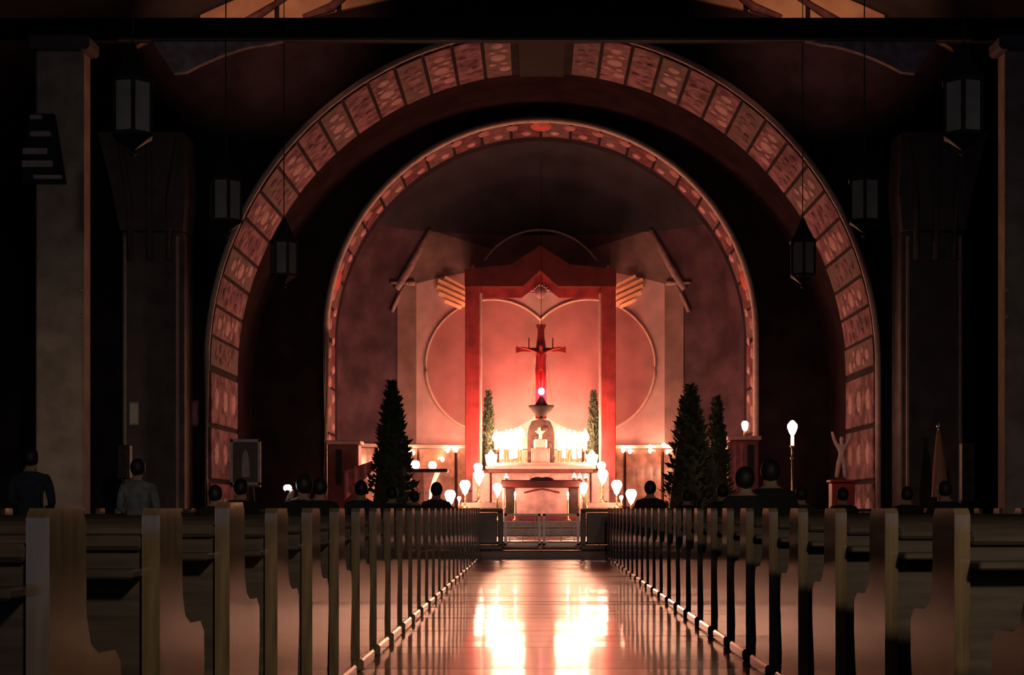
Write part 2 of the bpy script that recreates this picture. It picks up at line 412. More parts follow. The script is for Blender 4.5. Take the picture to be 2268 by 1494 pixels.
# cap of the half dome, with its shade put into dark plaster
M_cap = mat('shaded_cap_plaster', (0.018, 0.016, 0.026), rough=0.9, scale=1.4, var=0.4)
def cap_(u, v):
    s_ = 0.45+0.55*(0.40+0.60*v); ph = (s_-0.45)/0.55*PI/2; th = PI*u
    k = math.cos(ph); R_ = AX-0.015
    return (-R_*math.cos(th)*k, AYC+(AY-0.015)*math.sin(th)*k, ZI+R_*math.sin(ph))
B().grid(cap_, 48, 14).build('conch_shade', M_cap, apse, smooth=True)
M_mid = mat('falloff_rose_plaster', (0.17, 0.10, 0.10), rough=0.85, scale=1.4, var=0.3)  # light falloff up the wall is put into this dimmer rose
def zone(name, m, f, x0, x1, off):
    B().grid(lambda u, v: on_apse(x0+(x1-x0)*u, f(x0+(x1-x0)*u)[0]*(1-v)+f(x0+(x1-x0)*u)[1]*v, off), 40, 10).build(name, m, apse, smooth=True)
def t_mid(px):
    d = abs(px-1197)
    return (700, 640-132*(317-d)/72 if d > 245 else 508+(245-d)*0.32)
zone('falloff_upper_field', M_mid, t_mid, 880, 1514, 0.010)
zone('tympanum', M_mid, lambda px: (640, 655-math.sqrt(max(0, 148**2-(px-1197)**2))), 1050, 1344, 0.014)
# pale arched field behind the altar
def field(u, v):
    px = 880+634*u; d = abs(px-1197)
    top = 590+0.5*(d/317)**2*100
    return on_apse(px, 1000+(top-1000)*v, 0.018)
for x0, x1 in ((880, 922), (1472, 1514)):  # in-between strips; the sideways light falloff is in their colour
    zone('falloff_border_field', mat('falloff_border_plaster', (0.21, 0.125, 0.12), rough=0.85, scale=1.4, var=0.25), lambda px: (1000, 590+0.5*((px-1197)/317)**2*100), x0, x1, 0.022)
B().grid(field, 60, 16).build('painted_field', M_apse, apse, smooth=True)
# heart shape of two circles: raised gilded moulding round a rose field
left = arc_px(1090, 810, 148, 43.6, 270); right = arc_px(1304, 810, 148, 136.4, -90)
B().tube(left, 0.042, 6).build('ring_moulding', M_ring, apse, smooth=True)
B().tube(right, 0.042, 6).build('ring_moulding', M_ring, apse, smooth=True)
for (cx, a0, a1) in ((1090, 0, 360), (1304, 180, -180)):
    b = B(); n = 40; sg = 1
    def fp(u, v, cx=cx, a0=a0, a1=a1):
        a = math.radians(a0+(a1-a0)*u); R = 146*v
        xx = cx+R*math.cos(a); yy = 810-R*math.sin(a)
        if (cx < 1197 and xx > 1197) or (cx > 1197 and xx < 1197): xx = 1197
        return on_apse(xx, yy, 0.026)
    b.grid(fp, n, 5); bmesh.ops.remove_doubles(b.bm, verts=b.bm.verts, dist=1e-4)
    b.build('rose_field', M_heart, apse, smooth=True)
# faint arch moulding over the canopy and two angled ribs each side
B().tube(arc_px(1197, 655, 146, 32, 148), 0.035, 6).build('arch_moulding', M_edge, apse, smooth=True)
for sx in (-1, 1):
    def mx(px): return 1197+sx*(1197-px)*-1 if sx == -1 else 1197+(1197-px)
    for poly, r in (([(952, 508), (925, 560), (900, 605), (878, 640)], [0.05, 0.1, 0.12, 0.1]), ([(865, 625), (890, 627), (918, 626)], [0.05, 0.06, 0.09]), ([(868, 690), (885, 650), (900, 625)], 0.06)):
        B().tube([on_apse(px if sx == -1 else 2394-px, py, 0.05) for px, py in poly], r, 6).build('painted_rib', mat('rib_paint', (0.33, 0.22, 0.22), rough=0.85, spec=0.2), apse, smooth=True)
# marble dado with ledge round the apse
def dado(t0, t1, z0, z1, off, th):
    n = 4; b = B()
    o = []
    for k in range(n+1):
        th_ = PI*(t0+(t1-t0)*k/n)
        o.append((-(AX-off)*math.cos(th_), AYC+(AY-off)*math.sin(th_)))
    i = []
    for k in range(n+1):
        th_ = PI*(t0+(t1-t0)*k/n)
        i.append((-(AX-off-th)*math.cos(th_), AYC+(AY-off-th)*math.sin(th_)))
    return b.prism(o+i[::-1], 'z', z0, z1)
M_dado = mat('dado_marble', (0.48, 0.27, 0.20), rough=0.16, scale=4, var=0.35)
for k in range(14):
    dado((k+0.04)/14, (k+0.96)/14, 1.0, 2.66, 0.02, 0.08+0.01*(k % 2)).build('dado_panel', M_dado, apse)
for k in range(7): dado(k/7, (k+1)/7, 2.68, 2.78, 0.01, 0.17).build('ledge', M_edge, apse)

# ------------------------------------------------------------------ pews
PITCH = 0.942
def pew_proto():
    root = thing('pew', (0, 0, 0), 'x', 'pew', 'wooden pews')
    # local frame: aisle end at x=0, pew runs to +x; y=0 is the back face, seat towards +y
    L = 5.1
    prof = [(0, 0), (0, 0.93), (0.02, 0.95), (0.23, 0.95), (0.26, 0.92), (0.265, 0.70), (0.30, 0.635), (0.36, 0.61), (0.50, 0.605), (0.55, 0.57),
            (0.555, 0.45), (0.53, 0.32), (0.50, 0.18), (0.52, 0.06), (0.55, 0.0)]
    e0 = B().prism(prof, 'x', 0.0, 0.05)
    e0 = e0.build('end_panel', M_wood, root)
    e1 = e0.copy(); COL.objects.link(e1); e1.location = (L-0.05, 0, 0)
    ft = B().box(-0.025, 0.075, -0.03, 0.60, 0.0, 0.07, bev=0.012).build('foot', M_wood, root)
    f2 = ft.copy(); COL.objects.link(f2); f2.location = (L-0.05, 0, 0)
    M = Matrix.Rotation(0, 4, 'X')
    B().prism([(0.03, 0.12), (0.055, 0.12), (0.055, 0.84), (0.03, 0.84)], 'x', 0.05, L-0.05).build('backrest', M_woodb, root)
    B().box(0.05, L-0.05, 0.0, 0.085, 0.835, 0.875, bev=0.012).build('top_rail', M_woodb, root)
    B().box(0.05, L-0.05, -0.10, 0.03, 0.76, 0.785, bev=0.006).build('book_shelf', M_woodb, root)
    B().box(0.05, L-0.05, 0.06, 0.51, 0.41, 0.45, bev=0.012).build('seat', M_woodb, root)
    return root
def ordinal(n):
    names = ['first', 'second', 'third', 'fourth', 'fifth', 'sixth', 'seventh', 'eighth', 'ninth', 'tenth', 'eleventh', 'twelfth', 'thirteenth', 'fourteenth', 'fifteenth',
             'sixteenth', 'seventeenth', 'eighteenth', 'nineteenth', 'twentieth', 'twenty-first', 'twenty-second', 'twenty-third', 'twenty-fourth', 'twenty-fifth', 'twenty-sixth', 'twenty-seventh', 'twenty-eighth']
    return names[n]
pew0 = pew_proto()
pewL = [3.2+PITCH*n for n in range(27)]
pewR = [3.81+PITCH*n for n in range(26)]
# left block is the mirror image: built from its own mirrored meshes
def mirror_tree(root):
    r = root.copy(); COL.objects.link(r)
    for ch in root.children:
        c = ch.copy(); c.data = ch.data.copy(); COL.objects.link(c); c.parent = r
        c.data.transform(Matrix.Scale(-1, 4, (1, 0, 0))); c.data.flip_normals()
        c.location.x = -c.location.x
    return r
pewm = mirror_tree(pew0)
for i, y in enumerate(pewR):
    o = pew0 if i == 0 else copy_tree(pew0)
    o.location = (AW, y, 0)
    o['label'] = 'long varnished wooden pew right of the aisle, %s row from the camera' % ordinal(i)
    o['group'] = 'pews in the right block'
for i, y in enumerate(pewL):
    o = pewm if i == 0 else copy_tree(pewm)
    o.location = (-AW, y, 0)
    if i == 2: o.scale = (1, 1, 1.022)
    o['label'] = 'long varnished wooden pew left of the aisle, %s row from the camera' % ordinal(i)
    o['group'] = 'pews in the left block'

# ------------------------------------------------------------------ communion rail and gate
GW = 0.72; GX = P(1200, 0, 29).x
for sx in (-1, 1):
    side = 'left' if sx < 0 else 'right'
    r = thing('communion_rail', (GX+sx*GW, 29.0, 0.15), 'dark wooden communion rail running %s of the white gate' % side, 'rail', 'communion rails')
    L = 6.2
    def bx(x0, x1, y0, y1, z0, z1, bev=0.01):
        a, c = sorted((sx*x0, sx*x1)); return B().box(a, c, y0, y1, z0, z1, bev=bev)
    bx(0.02, L, -0.14, 0.14, 0.73, 0.79, 0.015).build('top_rail', M_woodd, r)
    bx(0.02, L, -0.10, 0.10, 0.0, 0.10, 0.015).build('base_rail', M_woodd, r)
    for k in range(8):
        x = 0.07+k*0.87
        bx(x-0.05, x+0.05, -0.07, 0.07, 0.10, 0.73).build('post', M_woodd, r)
        if k < 7: bx(x+0.07, x+0.80, -0.02, 0.02, 0.12, 0.71, 0.015).build('panel', M_woodd, r)
    g = thing('gate', (GX+sx*GW, 28.98, 0.24), '%s leaf of the low white metal communion gate' % side, 'gate', 'white communion gate leaves')
    W = 0.70; H = 0.606
    fr = B()
    for (x0, x1, z0, z1) in ((0.0, 0.05, 0, H), (W-0.05, W, 0, H), (0, W, 0, 0.04), (0, W, H-0.04, H)):
        a, c = sorted((-sx*x0, -sx*x1)); fr.box(a, c, -0.02, 0.02, z0, z1)
    fr.build('frame', M_gate, g)
    for z in (0.11, 0.30, 0.355):
        a, c = sorted((-sx*0.04, -sx*(W-0.04))); B().box(a, c, -0.008, 0.008, z-0.007, z+0.007).build('crossbar', M_gate, g)
    for x in (0.10, W/2, W-0.10):
        B().tube([(-sx*x, 0, 0.035), (-sx*x, 0, H-0.035)], 0.007, 6).build('bar', M_gate, g)
    arc = [(-sx*(W/2)+0.16*math.cos(PI*k/10), 0, 0.355+0.16*math.sin(PI*k/10)) for k in range(11)]
    B().tube(arc, 0.007, 6).build('scroll', M_gate, g)
    arc = [(-sx*(W/2)+0.16*math.cos(2*PI*k/16), 0, 0.2+0.07*math.sin(2*PI*k/16)) for k in range(16)]
    B().tube(arc, 0.006, 6, closed=True).build('scroll', M_gate, g)

# ------------------------------------------------------------------ altar
# forward-facing altar table
D = 37.0
fa = thing('altar_table', (P(1200, 0, D).x, D, 0.65), 'dark-topped free-standing altar table with pale front panel', 'altar')
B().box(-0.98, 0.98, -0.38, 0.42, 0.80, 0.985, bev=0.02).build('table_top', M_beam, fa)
B().box(-0.62, 0.62, -0.22, -0.16, 0.10, 0.80, bev=0.01).build('front_panel', M_pink, fa)
for sx in (-1, 1):
    B().box(min(sx*0.66, sx*0.88), max(sx*0.66, sx*0.88), -0.28, 0.3, 0.0, 0.80, bev=0.02).build('leg', M_throne, fa)
    B().box(min(sx*0.91, sx*0.97), max(sx*0.91, sx*0.97), -0.32, -0.26, 0.0, 0.80, bev=0.01).build('post', M_pink, fa)
    B().tube([(0, -0.25, 0.77), (sx*0.2, -0.25, 0.735), (sx*0.43, -0.25, 0.68)], 0.02, 6).build('brace', M_redd, fa)
B().box(-0.9, 0.9, -0.34, 0.34, 0.0, 0.12, bev=0.02).build('plinth', M_redd, fa)
bk = thing('missal', (P(1200, 0, D).x, D-0.1, 1.635), 'open altar book lying with arched pages on the altar table', 'book')
for sx in (-1, 1):
    pr = [(0, 0.0)]+[(sx*0.28*k/6, 0.03+0.05*math.sin(PI*min(1, k/6*0.8+0.2))) for k in range(7)]+[(sx*0.28, 0.0)]
    B().prism(pr, 'y', -0.14, 0.14).build('page_block', M_woodd, bk)
B().box(-0.3, 0.3, -0.15, 0.15, -0.0, 0.008).build('cover', M_redd, bk)

# high altar
D = 42.0
ha = thing('high_altar', (0, D, 1.10), 'tall pink marble high altar with long shelf of candles', 'altar')
B().box(-1.35, 1.35, -0.30, 0.75, 0.0, 0.82, bev=0.02).build('body', M_pink, ha)
B().box(-1.53, 1.53, -0.42, 0.85, 0.93, 1.02, bev=0.02).build('mensa', M_white, ha)
B().box(-1.46, 1.46, -0.37, 0.80, 0.82, 0.93, bev=0.02).build('frieze', mat('frieze_marble', (0.22, 0.07, 0.065), rough=0.5), ha)
for k in range(5): B().box(-1.3+k*0.53, -1.3+k*0.53+0.48, -0.335, -0.30, 0.10, 0.78, bev=0.012).build('panel', M_pink, ha)
B().box(-1.42, 1.42, 0.10, 0.85, 1.02, 1.12, bev=0.015).build('gradine', M_pink, ha)
B().box(-1.32, 1.32, 0.85, 1.35, 0.0, 1.12, bev=0.015).build('rear_shelf', M_pink, ha)
for sx in (-1, 1):
    a, c = sorted((sx*1.4, sx*1.9)); B().box(a, c, -0.2, 0.6, 0.0, 0.83, bev=0.02).build('wing', M_pink, ha)
tb_ = thing('tabernacle', (P(1197, 0, 42.3).x, 42.45, 2.22), 'pale stone tabernacle under a white veiled box, centre of the high altar', 'tabernacle')
B().box(-0.26, 0.26, -0.24, 0.24, 0.0, 0.40, bev=0.015).build('base', M_pink, tb_)
B().box(-0.20, 0.20, -0.262, -0.24, 0.04, 0.36, bev=0.008).build('door', M_pink, tb_)
B().box(-0.19, 0.19, -0.19, 0.19, 0.40, 0.66, bev=0.04).build('veiled_box', M_cloth, tb_)
tf = B(); tf.box(-0.045, 0.045, -0.04, 0.04, 0.66, 0.80, bev=0.01)
tf.prism([(-0.02, 0.78), (-0.16, 0.89), (-0.10, 0.90), (-0.06, 0.99), (0.0, 1.0), (0.02, 0.90), (0.14, 0.90), (0.04, 0.80)], 'y', -0.03, 0.03)
tf.build('finial', M_white, tb_)
# throne behind the tabernacle
th = thing('throne', (P(1198, 0, 42.9).x, 43.02, 2.22), 'dark rough stone throne block rising behind the tabernacle', 'pedestal')
B().prism([(-0.38, 0), (0.38, 0), (0.38, 0.83), (0.34, 1.03), (0.26, 1.20), (0, 1.28), (-0.26, 1.20), (-0.34, 1.03), (-0.38, 0.83)], 'y', -0.15, 0.2).build('block', M_throne, th)
for (dx, dz, r) in ((-0.25, 0.38, 0.12), (0.22, 0.5, 0.13), (-0.1, 0.73, 0.1), (0.12, 0.98, 0.1), (-0.28, 0.12, 0.1), (0.3, 0.15, 0.11)):
    B().ell((dx, -0.15, dz), r, 0.06, r, 8, 6).build('boss', M_throne, th, smooth=True)
# crucifix
cz = 3.5
cr = thing('crucifix', (P(1198, 0, 43).x, 43.05, cz), 'dark wooden crucifix rising above the throne between the red posts', 'crucifix')
top = P(0, 718, 43).z-cz; arm = P(0, 774, 43).z-cz
B().prism([(-0.16, 0), (0.16, 0), (0.15, arm-0.5), (0.14, arm-0.15), (0.13, arm+0.16), (0.10, arm+0.35), (0.09, top-0.15), (0.15, top), (-0.15, top), (-0.09, top-0.15), (-0.10, arm+0.35), (-0.13, arm+0.16), (-0.14, arm-0.15), (-0.15, arm-0.5)], 'y', -0.06, 0.06).build('upright', M_redd, cr)
for sx in (-1, 1):
    B().prism([(0, arm-0.06), (sx*0.55, arm-0.05), (sx*0.71, arm-0.09), (sx*0.71, arm+0.10), (sx*0.55, arm+0.05), (0, arm+0.06)], 'y', -0.055, 0.055).build('arm', M_redd, cr)
    B().tube([(sx*0.34, 0, arm+0.04), (sx*0.34, 0, arm+0.34)], 0.018, 6).build('hook', M_redd, cr)
# carved figure on the cross, one skinned body
def skin_mesh(verts, edges, radii, sub=2, root=0):
    me = bpy.data.meshes.new('tmp'); me.from_pydata(verts, edges, [])
    o = bpy.data.objects.new('tmp', me); COL.objects.link(o)
    sm = o.modifiers.new('s', 'SKIN'); sm.use_smooth_shade = True; sm.branch_smoothing = 0.4
    for i, v in enumerate(me.skin_vertices[0].data):
        r = radii[i]; v.radius = r if isinstance(r, tuple) else (r, r); v.use_root = (i == root)
    sb = o.modifiers.new('d', 'SUBSURF'); sb.levels = sub; sb.render_levels = sub
    dg = bpy.context.evaluated_depsgraph_get(); dg.update()
    res = bpy.data.meshes.new_from_object(o.evaluated_get(dg))
    bpy.data.objects.remove(o); bpy.data.meshes.remove(me)
    return res
vs = [(0, -0.13, arm-0.52), (0, -0.13, arm-0.30), (0, -0.12, arm-0.10), (0, -0.14, arm-0.02), (0, -0.17, arm+0.06), (0, -0.17, arm+0.15),
      (-0.14, -0.11, arm-0.06), (-0.36, -0.10, arm+0.02), (-0.58, -0.09, arm+0.06), (0.14, -0.11, arm-0.06), (0.36, -0.10, arm+0.02), (0.58, -0.09, arm+0.06),
      (-0.06, -0.14, arm-0.58), (-0.05, -0.20, arm-0.86), (-0.02, -0.11, arm-1.14), (0.06, -0.14, arm-0.58), (0.05, -0.20, arm-0.86), (0.02, -0.12, arm-1.12)]
ed = [(0, 1), (1, 2), (2, 3), (3, 4), (4, 5), (2, 6), (6, 7), (7, 8), (2, 9), (9, 10), (10, 11), (0, 12), (12, 13), (13, 14), (0, 15), (15, 16), (16, 17)]
ra = [0.09, 0.085, 0.09, 0.045, 0.065, 0.06, 0.05, 0.035, 0.025, 0.05, 0.035, 0.025, 0.065, 0.05, 0.03, 0.065, 0.05, 0.03]
me = skin_mesh(vs, ed, ra); me.name = 'carved_figure'; me.materials.clear(); me.materials.append(M_redd)
co = bpy.data.objects.new('carved_figure', me); COL.objects.link(co); co.parent = cr

# hanging sanctuary lamp
D = 42.4
p = P(1199, 866, D)
sl = thing('sanctuary_lamp', p, 'hanging sanctuary lamp with glowing red glass over a dark bronze bowl', 'lamp')
B().ell((0, 0, 0), 0.085, 0.085, 0.10, 12, 8).build('red_glass', M_ruby, sl, smooth=True)
B().ell((0, -0.035, 0.0), 0.078, 0.078, 0.09, 10, 8).build('lamp_flame', M_core, sl, smooth=True)
B().lathe([(0.04, -0.11), (0.06, -0.17), (0.10, -0.25), (0.18, -0.38), (0.20, -0.42)], 14).build('cone', M_bronze, sl, smooth=True)
B().lathe([(0.05, -0.70), (0.12, -0.68), (0.24, -0.58), (0.33, -0.47), (0.36, -0.42), (0.36, -0.40), (0.30, -0.42)], 18).build('bowl', M_bronze, sl, smooth=True)
B().lathe([(0.01, -0.80), (0.05, -0.76), (0.03, -0.70)], 10).build('finial', M_bronze, sl, smooth=True)
for k in range(3):
    a = 2*PI*k/3+0.4
    B().tube([(0.35*math.cos(a), 0.35*math.sin(a), -0.41), (0.02*math.cos(a), 0.02*math.sin(a), 1.9)], 0.004, 5).build('chain', M_bronze, sl)
B().tube([(0, 0, 1.88), (0, 0, 10.7-p.z)], 0.008, 5).build('chain', M_bronze, sl)

# canopy over the altar
D = 43.0
ca = thing('canopy', (0, D, 1.10), 'deep red marble canopy of two posts and gabled beam around the altar', 'canopy')
cx = P(1197, 0, D).x; u = D/F
z_ = lambda py: P(0, py, D).z-1.10
for sx in (-1, 1):
    xc = cx+sx*150*u
    B().box(xc-16*u, xc+16*u, -0.2, 0.2, 0.0, z_(633), bev=0.015).build('post', M_red, ca)
    B().box(xc-20*u, xc+20*u, -0.25, 0.25, 0.0, 0.35, bev=0.03).build('post_base', M_red, ca)
    xi = xc-sx*18*u
    B().box(xi-0.03, xi+0.03, -0.16, 0.16, 0.1, z_(650), bev=0.01).build('trim_strip', M_edge, ca)
def gx(px): return cx+(px-1197)*u
bm_ = [(gx(1030), z_(636)), (gx(1158), z_(636)), (gx(1197), z_(600)), (gx(1236), z_(636)), (gx(1364), z_(636)), (gx(1364), z_(598)), (gx(1262), z_(588)), (gx(1197), z_(546)), (gx(1132), z_(588)), (gx(1030), z_(598))]
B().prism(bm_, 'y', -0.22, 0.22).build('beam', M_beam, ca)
bm2 = [(gx(1062), z_(656)), (gx(1155), z_(656)), (gx(1197), z_(624)), (gx(1239), z_(656)), (gx(1332), z_(656)), (gx(1332), z_(628)), (gx(1240), z_(628)), (gx(1197), z_(594)), (gx(1154), z_(628)), (gx(1062), z_(628))]
B().prism(bm2, 'y', 0.30, 0.38).build('valance', M_red, ca)
B().tube([(gx(1066), 0.28, z_(632)), (gx(1156), 0.28, z_(632)), (gx(1197), 0.28, z_(598)), (gx(1238), 0.28, z_(632)), (gx(1328), 0.28, z_(632))], 0.03, 6).build('cornice', M_rose, ca)
roof = [(gx(1036), z_(600)), (gx(1132), z_(590)), (gx(1197), z_(550)), (gx(1262), z_(590)), (gx(1358), z_(600)), (gx(1358), z_(606)), (gx(1262), z_(598)), (gx(1197), z_(558)), (gx(1132), z_(598)), (gx(1036), z_(606))]
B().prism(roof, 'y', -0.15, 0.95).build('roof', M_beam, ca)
em = B(); em.ell((gx(1197), 0.25, z_(645)), 0.16, 0.06, 0.17, 10, 8)
for k in range(9):
    a = PI*k/8; em.tube([(gx(1197)+0.15*math.cos(a), 0.27, z_(645)+0.15*math.sin(a)), (gx(1197)+0.30*math.cos(a), 0.27, z_(645)+0.26*math.sin(a))], [0.03, 0.012], 5)
em.build('emblem', M_rose, ca, smooth=True)
for sx in (-1, 1):
    B().ell((gx(1197+sx*150), -0.05, z_(594)), 0.06, 0.06, 0.09, 8, 6).build('finial', M_edge, ca, smooth=True)
    rays = [((985, 615), (1031, 640), 8), ((970, 622), (1031, 652), 9.5), ((968, 636), (1031, 664), 9.5), ((972, 650), (1030, 676), 9), ((985, 667), (1022, 682), 7)] if sx < 0 else \
           [((1408, 612), (1363, 636), 8), ((1424, 620), (1363, 650), 9.5), ((1424, 634), (1363, 662), 9.5), ((1420, 648), (1365, 674), 9), ((1408, 664), (1373, 680), 7)]
    rw = thing('gilded_rays', P(1030 if sx < 0 else 1364, 645, 43.6), 'fan of five orange gilded rays at the %s corner of the red canopy' % ('left' if sx < 0 else 'right'), 'ornament', 'gilded rays beside the canopy')
    for (a, c, wd) in rays:
        A = P(a[0], a[1], 43.6)-rw.location; C = P(c[0], c[1], 43.6)-rw.location
        d = (C-A).normalized(); nrm = Vector((-d.z, 0, d.x))*(wd*u/2)
        if nrm.z < 0: nrm = -nrm
        tilt = Vector((0, -0.08, 0))
        b = B()
        vs_ = [A-nrm, C-nrm, C+nrm+tilt, A+nrm+tilt]
        f0 = [b.bm.verts.new(v) for v in vs_]; f1 = [b.bm.verts.new(v+Vector((0, 0.03, 0))) for v in vs_]
        b.bm.faces.new(f0); b.bm.faces.new(f1[::-1])
        for i in range(4): b.bm.faces.new((f0[i], f1[i], f1[(i+1) % 4], f0[(i+1) % 4]))
        b.build('ray', M_gold, rw)

# ------------------------------------------------------------------ candles
def flame_b(r, h, z0):
    return B().lathe([(r*0.35, z0), (r*0.85, z0+h*0.15), (r, z0+h*0.32), (r*0.75, z0+h*0.58), (r*0.35, z0+h*0.82), (r*0.05, z0+h)], 10)
def altar_candle(loc, zf, zw, label, fr=0.115, fh=0.35, stick=True):
    """loc = foot; zf = flame base height above foot; zw = bottom of the wax"""
    c = thing('altar_candle', loc, label, 'candle', 'candles on the high altar')
    if zw > 0.05: B().lathe([(0.075, 0), (0.07, 0.02), (0.02, 0.04), (0.025, zw*0.5), (0.018, zw-0.03), (0.06, zw-0.01), (0.06, zw)], 12).build('candlestick', M_brass, c, smooth=True)
    wx = B().lathe([(0.055, zw), (0.055, zf-0.02), (0.035, zf)], 12).build('wax', M_wax, c, smooth=True)
    B().tube([(0, 0, zf-0.01), (0, 0, zf+0.04)], 0.004, 5).build('wick', M_iron, wx)
    flame_b(fr, fh, zf+0.01).build('flame', M_flame, c, smooth=True)
    return c
zg = 2.22
LX = [(1099, 958, 995), (1111, 962, 1016), (1122, 958, 995), (1132, 956, 1016), (1142, 955, 1014), (1153, 949, 996)]
RX = [(1238, 953, 997), (1249, 956, 1014), (1261, 958, 995), (1272, 960, 1016), (1284, 962, 1014), (1296, 956, 996)]
for side, arr in (('left', LX), ('right', RX)):
    for i, (px, yt, yb) in enumerate(arr):
        yy = 42.30 if i % 2 else 43.15
        p = P(px, 0, yy); zt = P(0, yt, yy).z
        zb = max(zg+0.06, P(0, yb, yy).z)
        altar_candle((p.x, yy, zg), zt-0.27-zg, zb-zg, 'tall white altar candle, %s from the left in the %s cluster' % (ordinal(i), side))
for side, px in (('left', 1088), ('right', 1311)):
    yy = 41.85; p = P(px, 0, yy)
    c = thing('candle_bowl', (p.x, yy, 2.125), 'wide low glowing candle glass at the %s end of the high altar' % side, 'candle', 'low candle glasses on the high altar')
    B().lathe([(0.09, 0.0), (0.12, 0.03), (0.15, 0.16), (0.17, 0.30), (0.15, 0.31)], 16).build('glass', M_tulip, c, smooth=True)
    flame_b(0.10, 0.2, 0.24).build('flame', M_flame, c, smooth=True)
for i, (px, py) in enumerate(((1121, 1053), (1272, 1052), (1284, 1053), (1298, 1053))):
    yy = 38.9; p = P(px, py+6, yy)
    c = thing('votive_candle', (p.x, yy, 0.95), ['short votive candle on the step left of the altar book', 'short votive candle behind the altar table, inner of the three on its right', 'short votive candle behind the altar table, middle of the three on its right', 'short votive candle behind the altar table, outer of the three on its right'][i], 'candle', 'votive candles behind the altar table')
    B().lathe([(0.055, 0), (0.05, 0.03), (0.02, 0.06), (0.02, p.z-0.95-0.06), (0.06, p.z-0.95-0.03), (0.065, p.z-0.95)], 10).build('stand', M_brass, c, smooth=True)
    B().lathe([(0.05, p.z-0.95), (0.055, p.z-0.95+0.06), (0.045, p.z-0.95+0.065)], 10).build('cup', M_wax, c, smooth=True)
    flame_b(0.03, 0.07, p.z-0.95+0.06).build('flame', M_small, c, smooth=True)
# tulip-shaded candle lamps standing on the altar steps
def tulip(px, py, D, zf, label, s=1.0, group='tulip lamps on the altar steps', flame=True):
    p = P(px, py, D); h = p.z-zf
    c = thing('tulip_lamp', (p.x, D, zf), label, 'lamp', group)
    z0 = h-0.20*s
    B().lathe([(0.14, 0), (0.13, 0.03), (0.03, 0.06), (0.022, z0*0.5), (0.03, z0*0.55), (0.02, z0-0.02)], 12).build('stand', M_brass, c, smooth=True)
    B().lathe([(0.03*s, z0-0.02), (0.055*s, z0), (0.085*s, z0+0.08*s), (0.13*s, z0+0.18*s), (0.14*s, z0+0.24*s), (0.11*s, z0+0.31*s), (0.06*s, z0+0.34*s)], 16).build('shade', M_tulip, c, smooth=True)
    return c
tulip(997, 1097, 38.4, 0.80, 'tulip-shaped glowing lamp on the altar steps, outermost on the left')
tulip(1030, 1075, 39.2, 0.95, 'tulip-shaped glowing lamp on the altar steps, middle of the left flight')
tulip(1061, 1052, 40.2, 1.10, 'tulip-shaped glowing lamp before the left red post, lower one')
tulip(1059, 1035, 40.7, 1.10, 'tulip-shaped glowing lamp before the left red post, upper one', 0.85)
tulip(1398, 1095, 38.4, 0.80, 'tulip-shaped glowing lamp on the altar steps, outermost on the right')
tulip(1366, 1075, 39.2, 0.95, 'tulip-shaped glowing lamp on the altar steps, middle of the right flight')
tulip(1335, 1051, 40.2, 1.10, 'tulip-shaped glowing lamp before the right red post, lower one')
tulip(1332, 1032, 40.7, 1.10, 'tulip-shaped glowing lamp before the right red post, upper one', 0.85)
tulip(1102, 1080, 36.3, 0.65, 'glowing lamp on a stand just left of the altar table', 0.8)
tulip(1293, 1078, 36.3, 0.65, 'glowing lamp on a stand just right of the altar table', 0.75)
tulip(1017, 1103, 38.6, 0.80, 'smallest glowing lamp low on the left altar steps', 0.35)
tulip(1376, 1101, 38.6, 0.80, 'smallest glowing lamp low on the right altar steps', 0.35)
for i, (px, py) in enumerate(((1141, 1097), (1258, 1097))):
    D = 36.2; p = P(px, py, D)
    c = thing('taper', (p.x, D, 0.65), 'thin lit taper before the altar table front, %s one' % ('left', 'right')[i], 'candle', 'tapers before the altar table')
    B().lathe([(0.07, 0), (0.06, 0.03), (0.014, 0.05), (0.014, p.z-0.65-0.1)], 8).build('stand', M_brass, c, smooth=True)
    B().lathe([(0.02, p.z-0.65-0.1), (0.02, p.z-0.65-0.01)], 8).build('wax', M_wax, c, smooth=True)
    flame_b(0.028, 0.12, p.z-0.65-0.01).build('flame', M_small, c, smooth=True)
# candle reflections in the dado, built as small glowing cups
vl = [(980, 1018, 'third'), (992, 998, 'second'), (1010, 997, 'first')]
def ledge_light(px, py, label):
    D = 44.0
    for _ in range(5):
        p = P(px, py, D); D = apse_y(p.x, 2.0)-0.28
    p = P(px, py, D)
    c = thing('dado_candle_and_glint', p, label, 'candle', 'votive lights on the marble dado')
    B().box(-0.012, 0.012, 0.0, 0.2, -0.07, -0.05).build('bracket', M_brass, c)
    B().lathe([(0.03, -0.06), (0.05, -0.02), (0.055, 0.03)], 10).build('cup', M_wax, c, smooth=True)
    B().ell((0, -0.01, 0.02), 0.055, 0.04, 0.055, 10, 6).build('flame', M_small, c, smooth=True)
for i, (px, py) in enumerate(((980, 1018), (992, 998), (1010, 997), (915, 1003))):  # first three are glints given as lights; last is a real candle
    ledge_light(px, py, 'small glowing spot on the dado left of the canopy, %s from the credence' % ordinal([1, 2, 3, 0][i]))
for i, (px, py) in enumerate(((1380, 998), (1395, 1000), (1440, 990), (1440, 999), (1470, 986), (1478, 1001))):
    ledge_light(px, py, 'small glowing candle reflection on the dado right of the canopy, %s from the post' % ordinal(i))

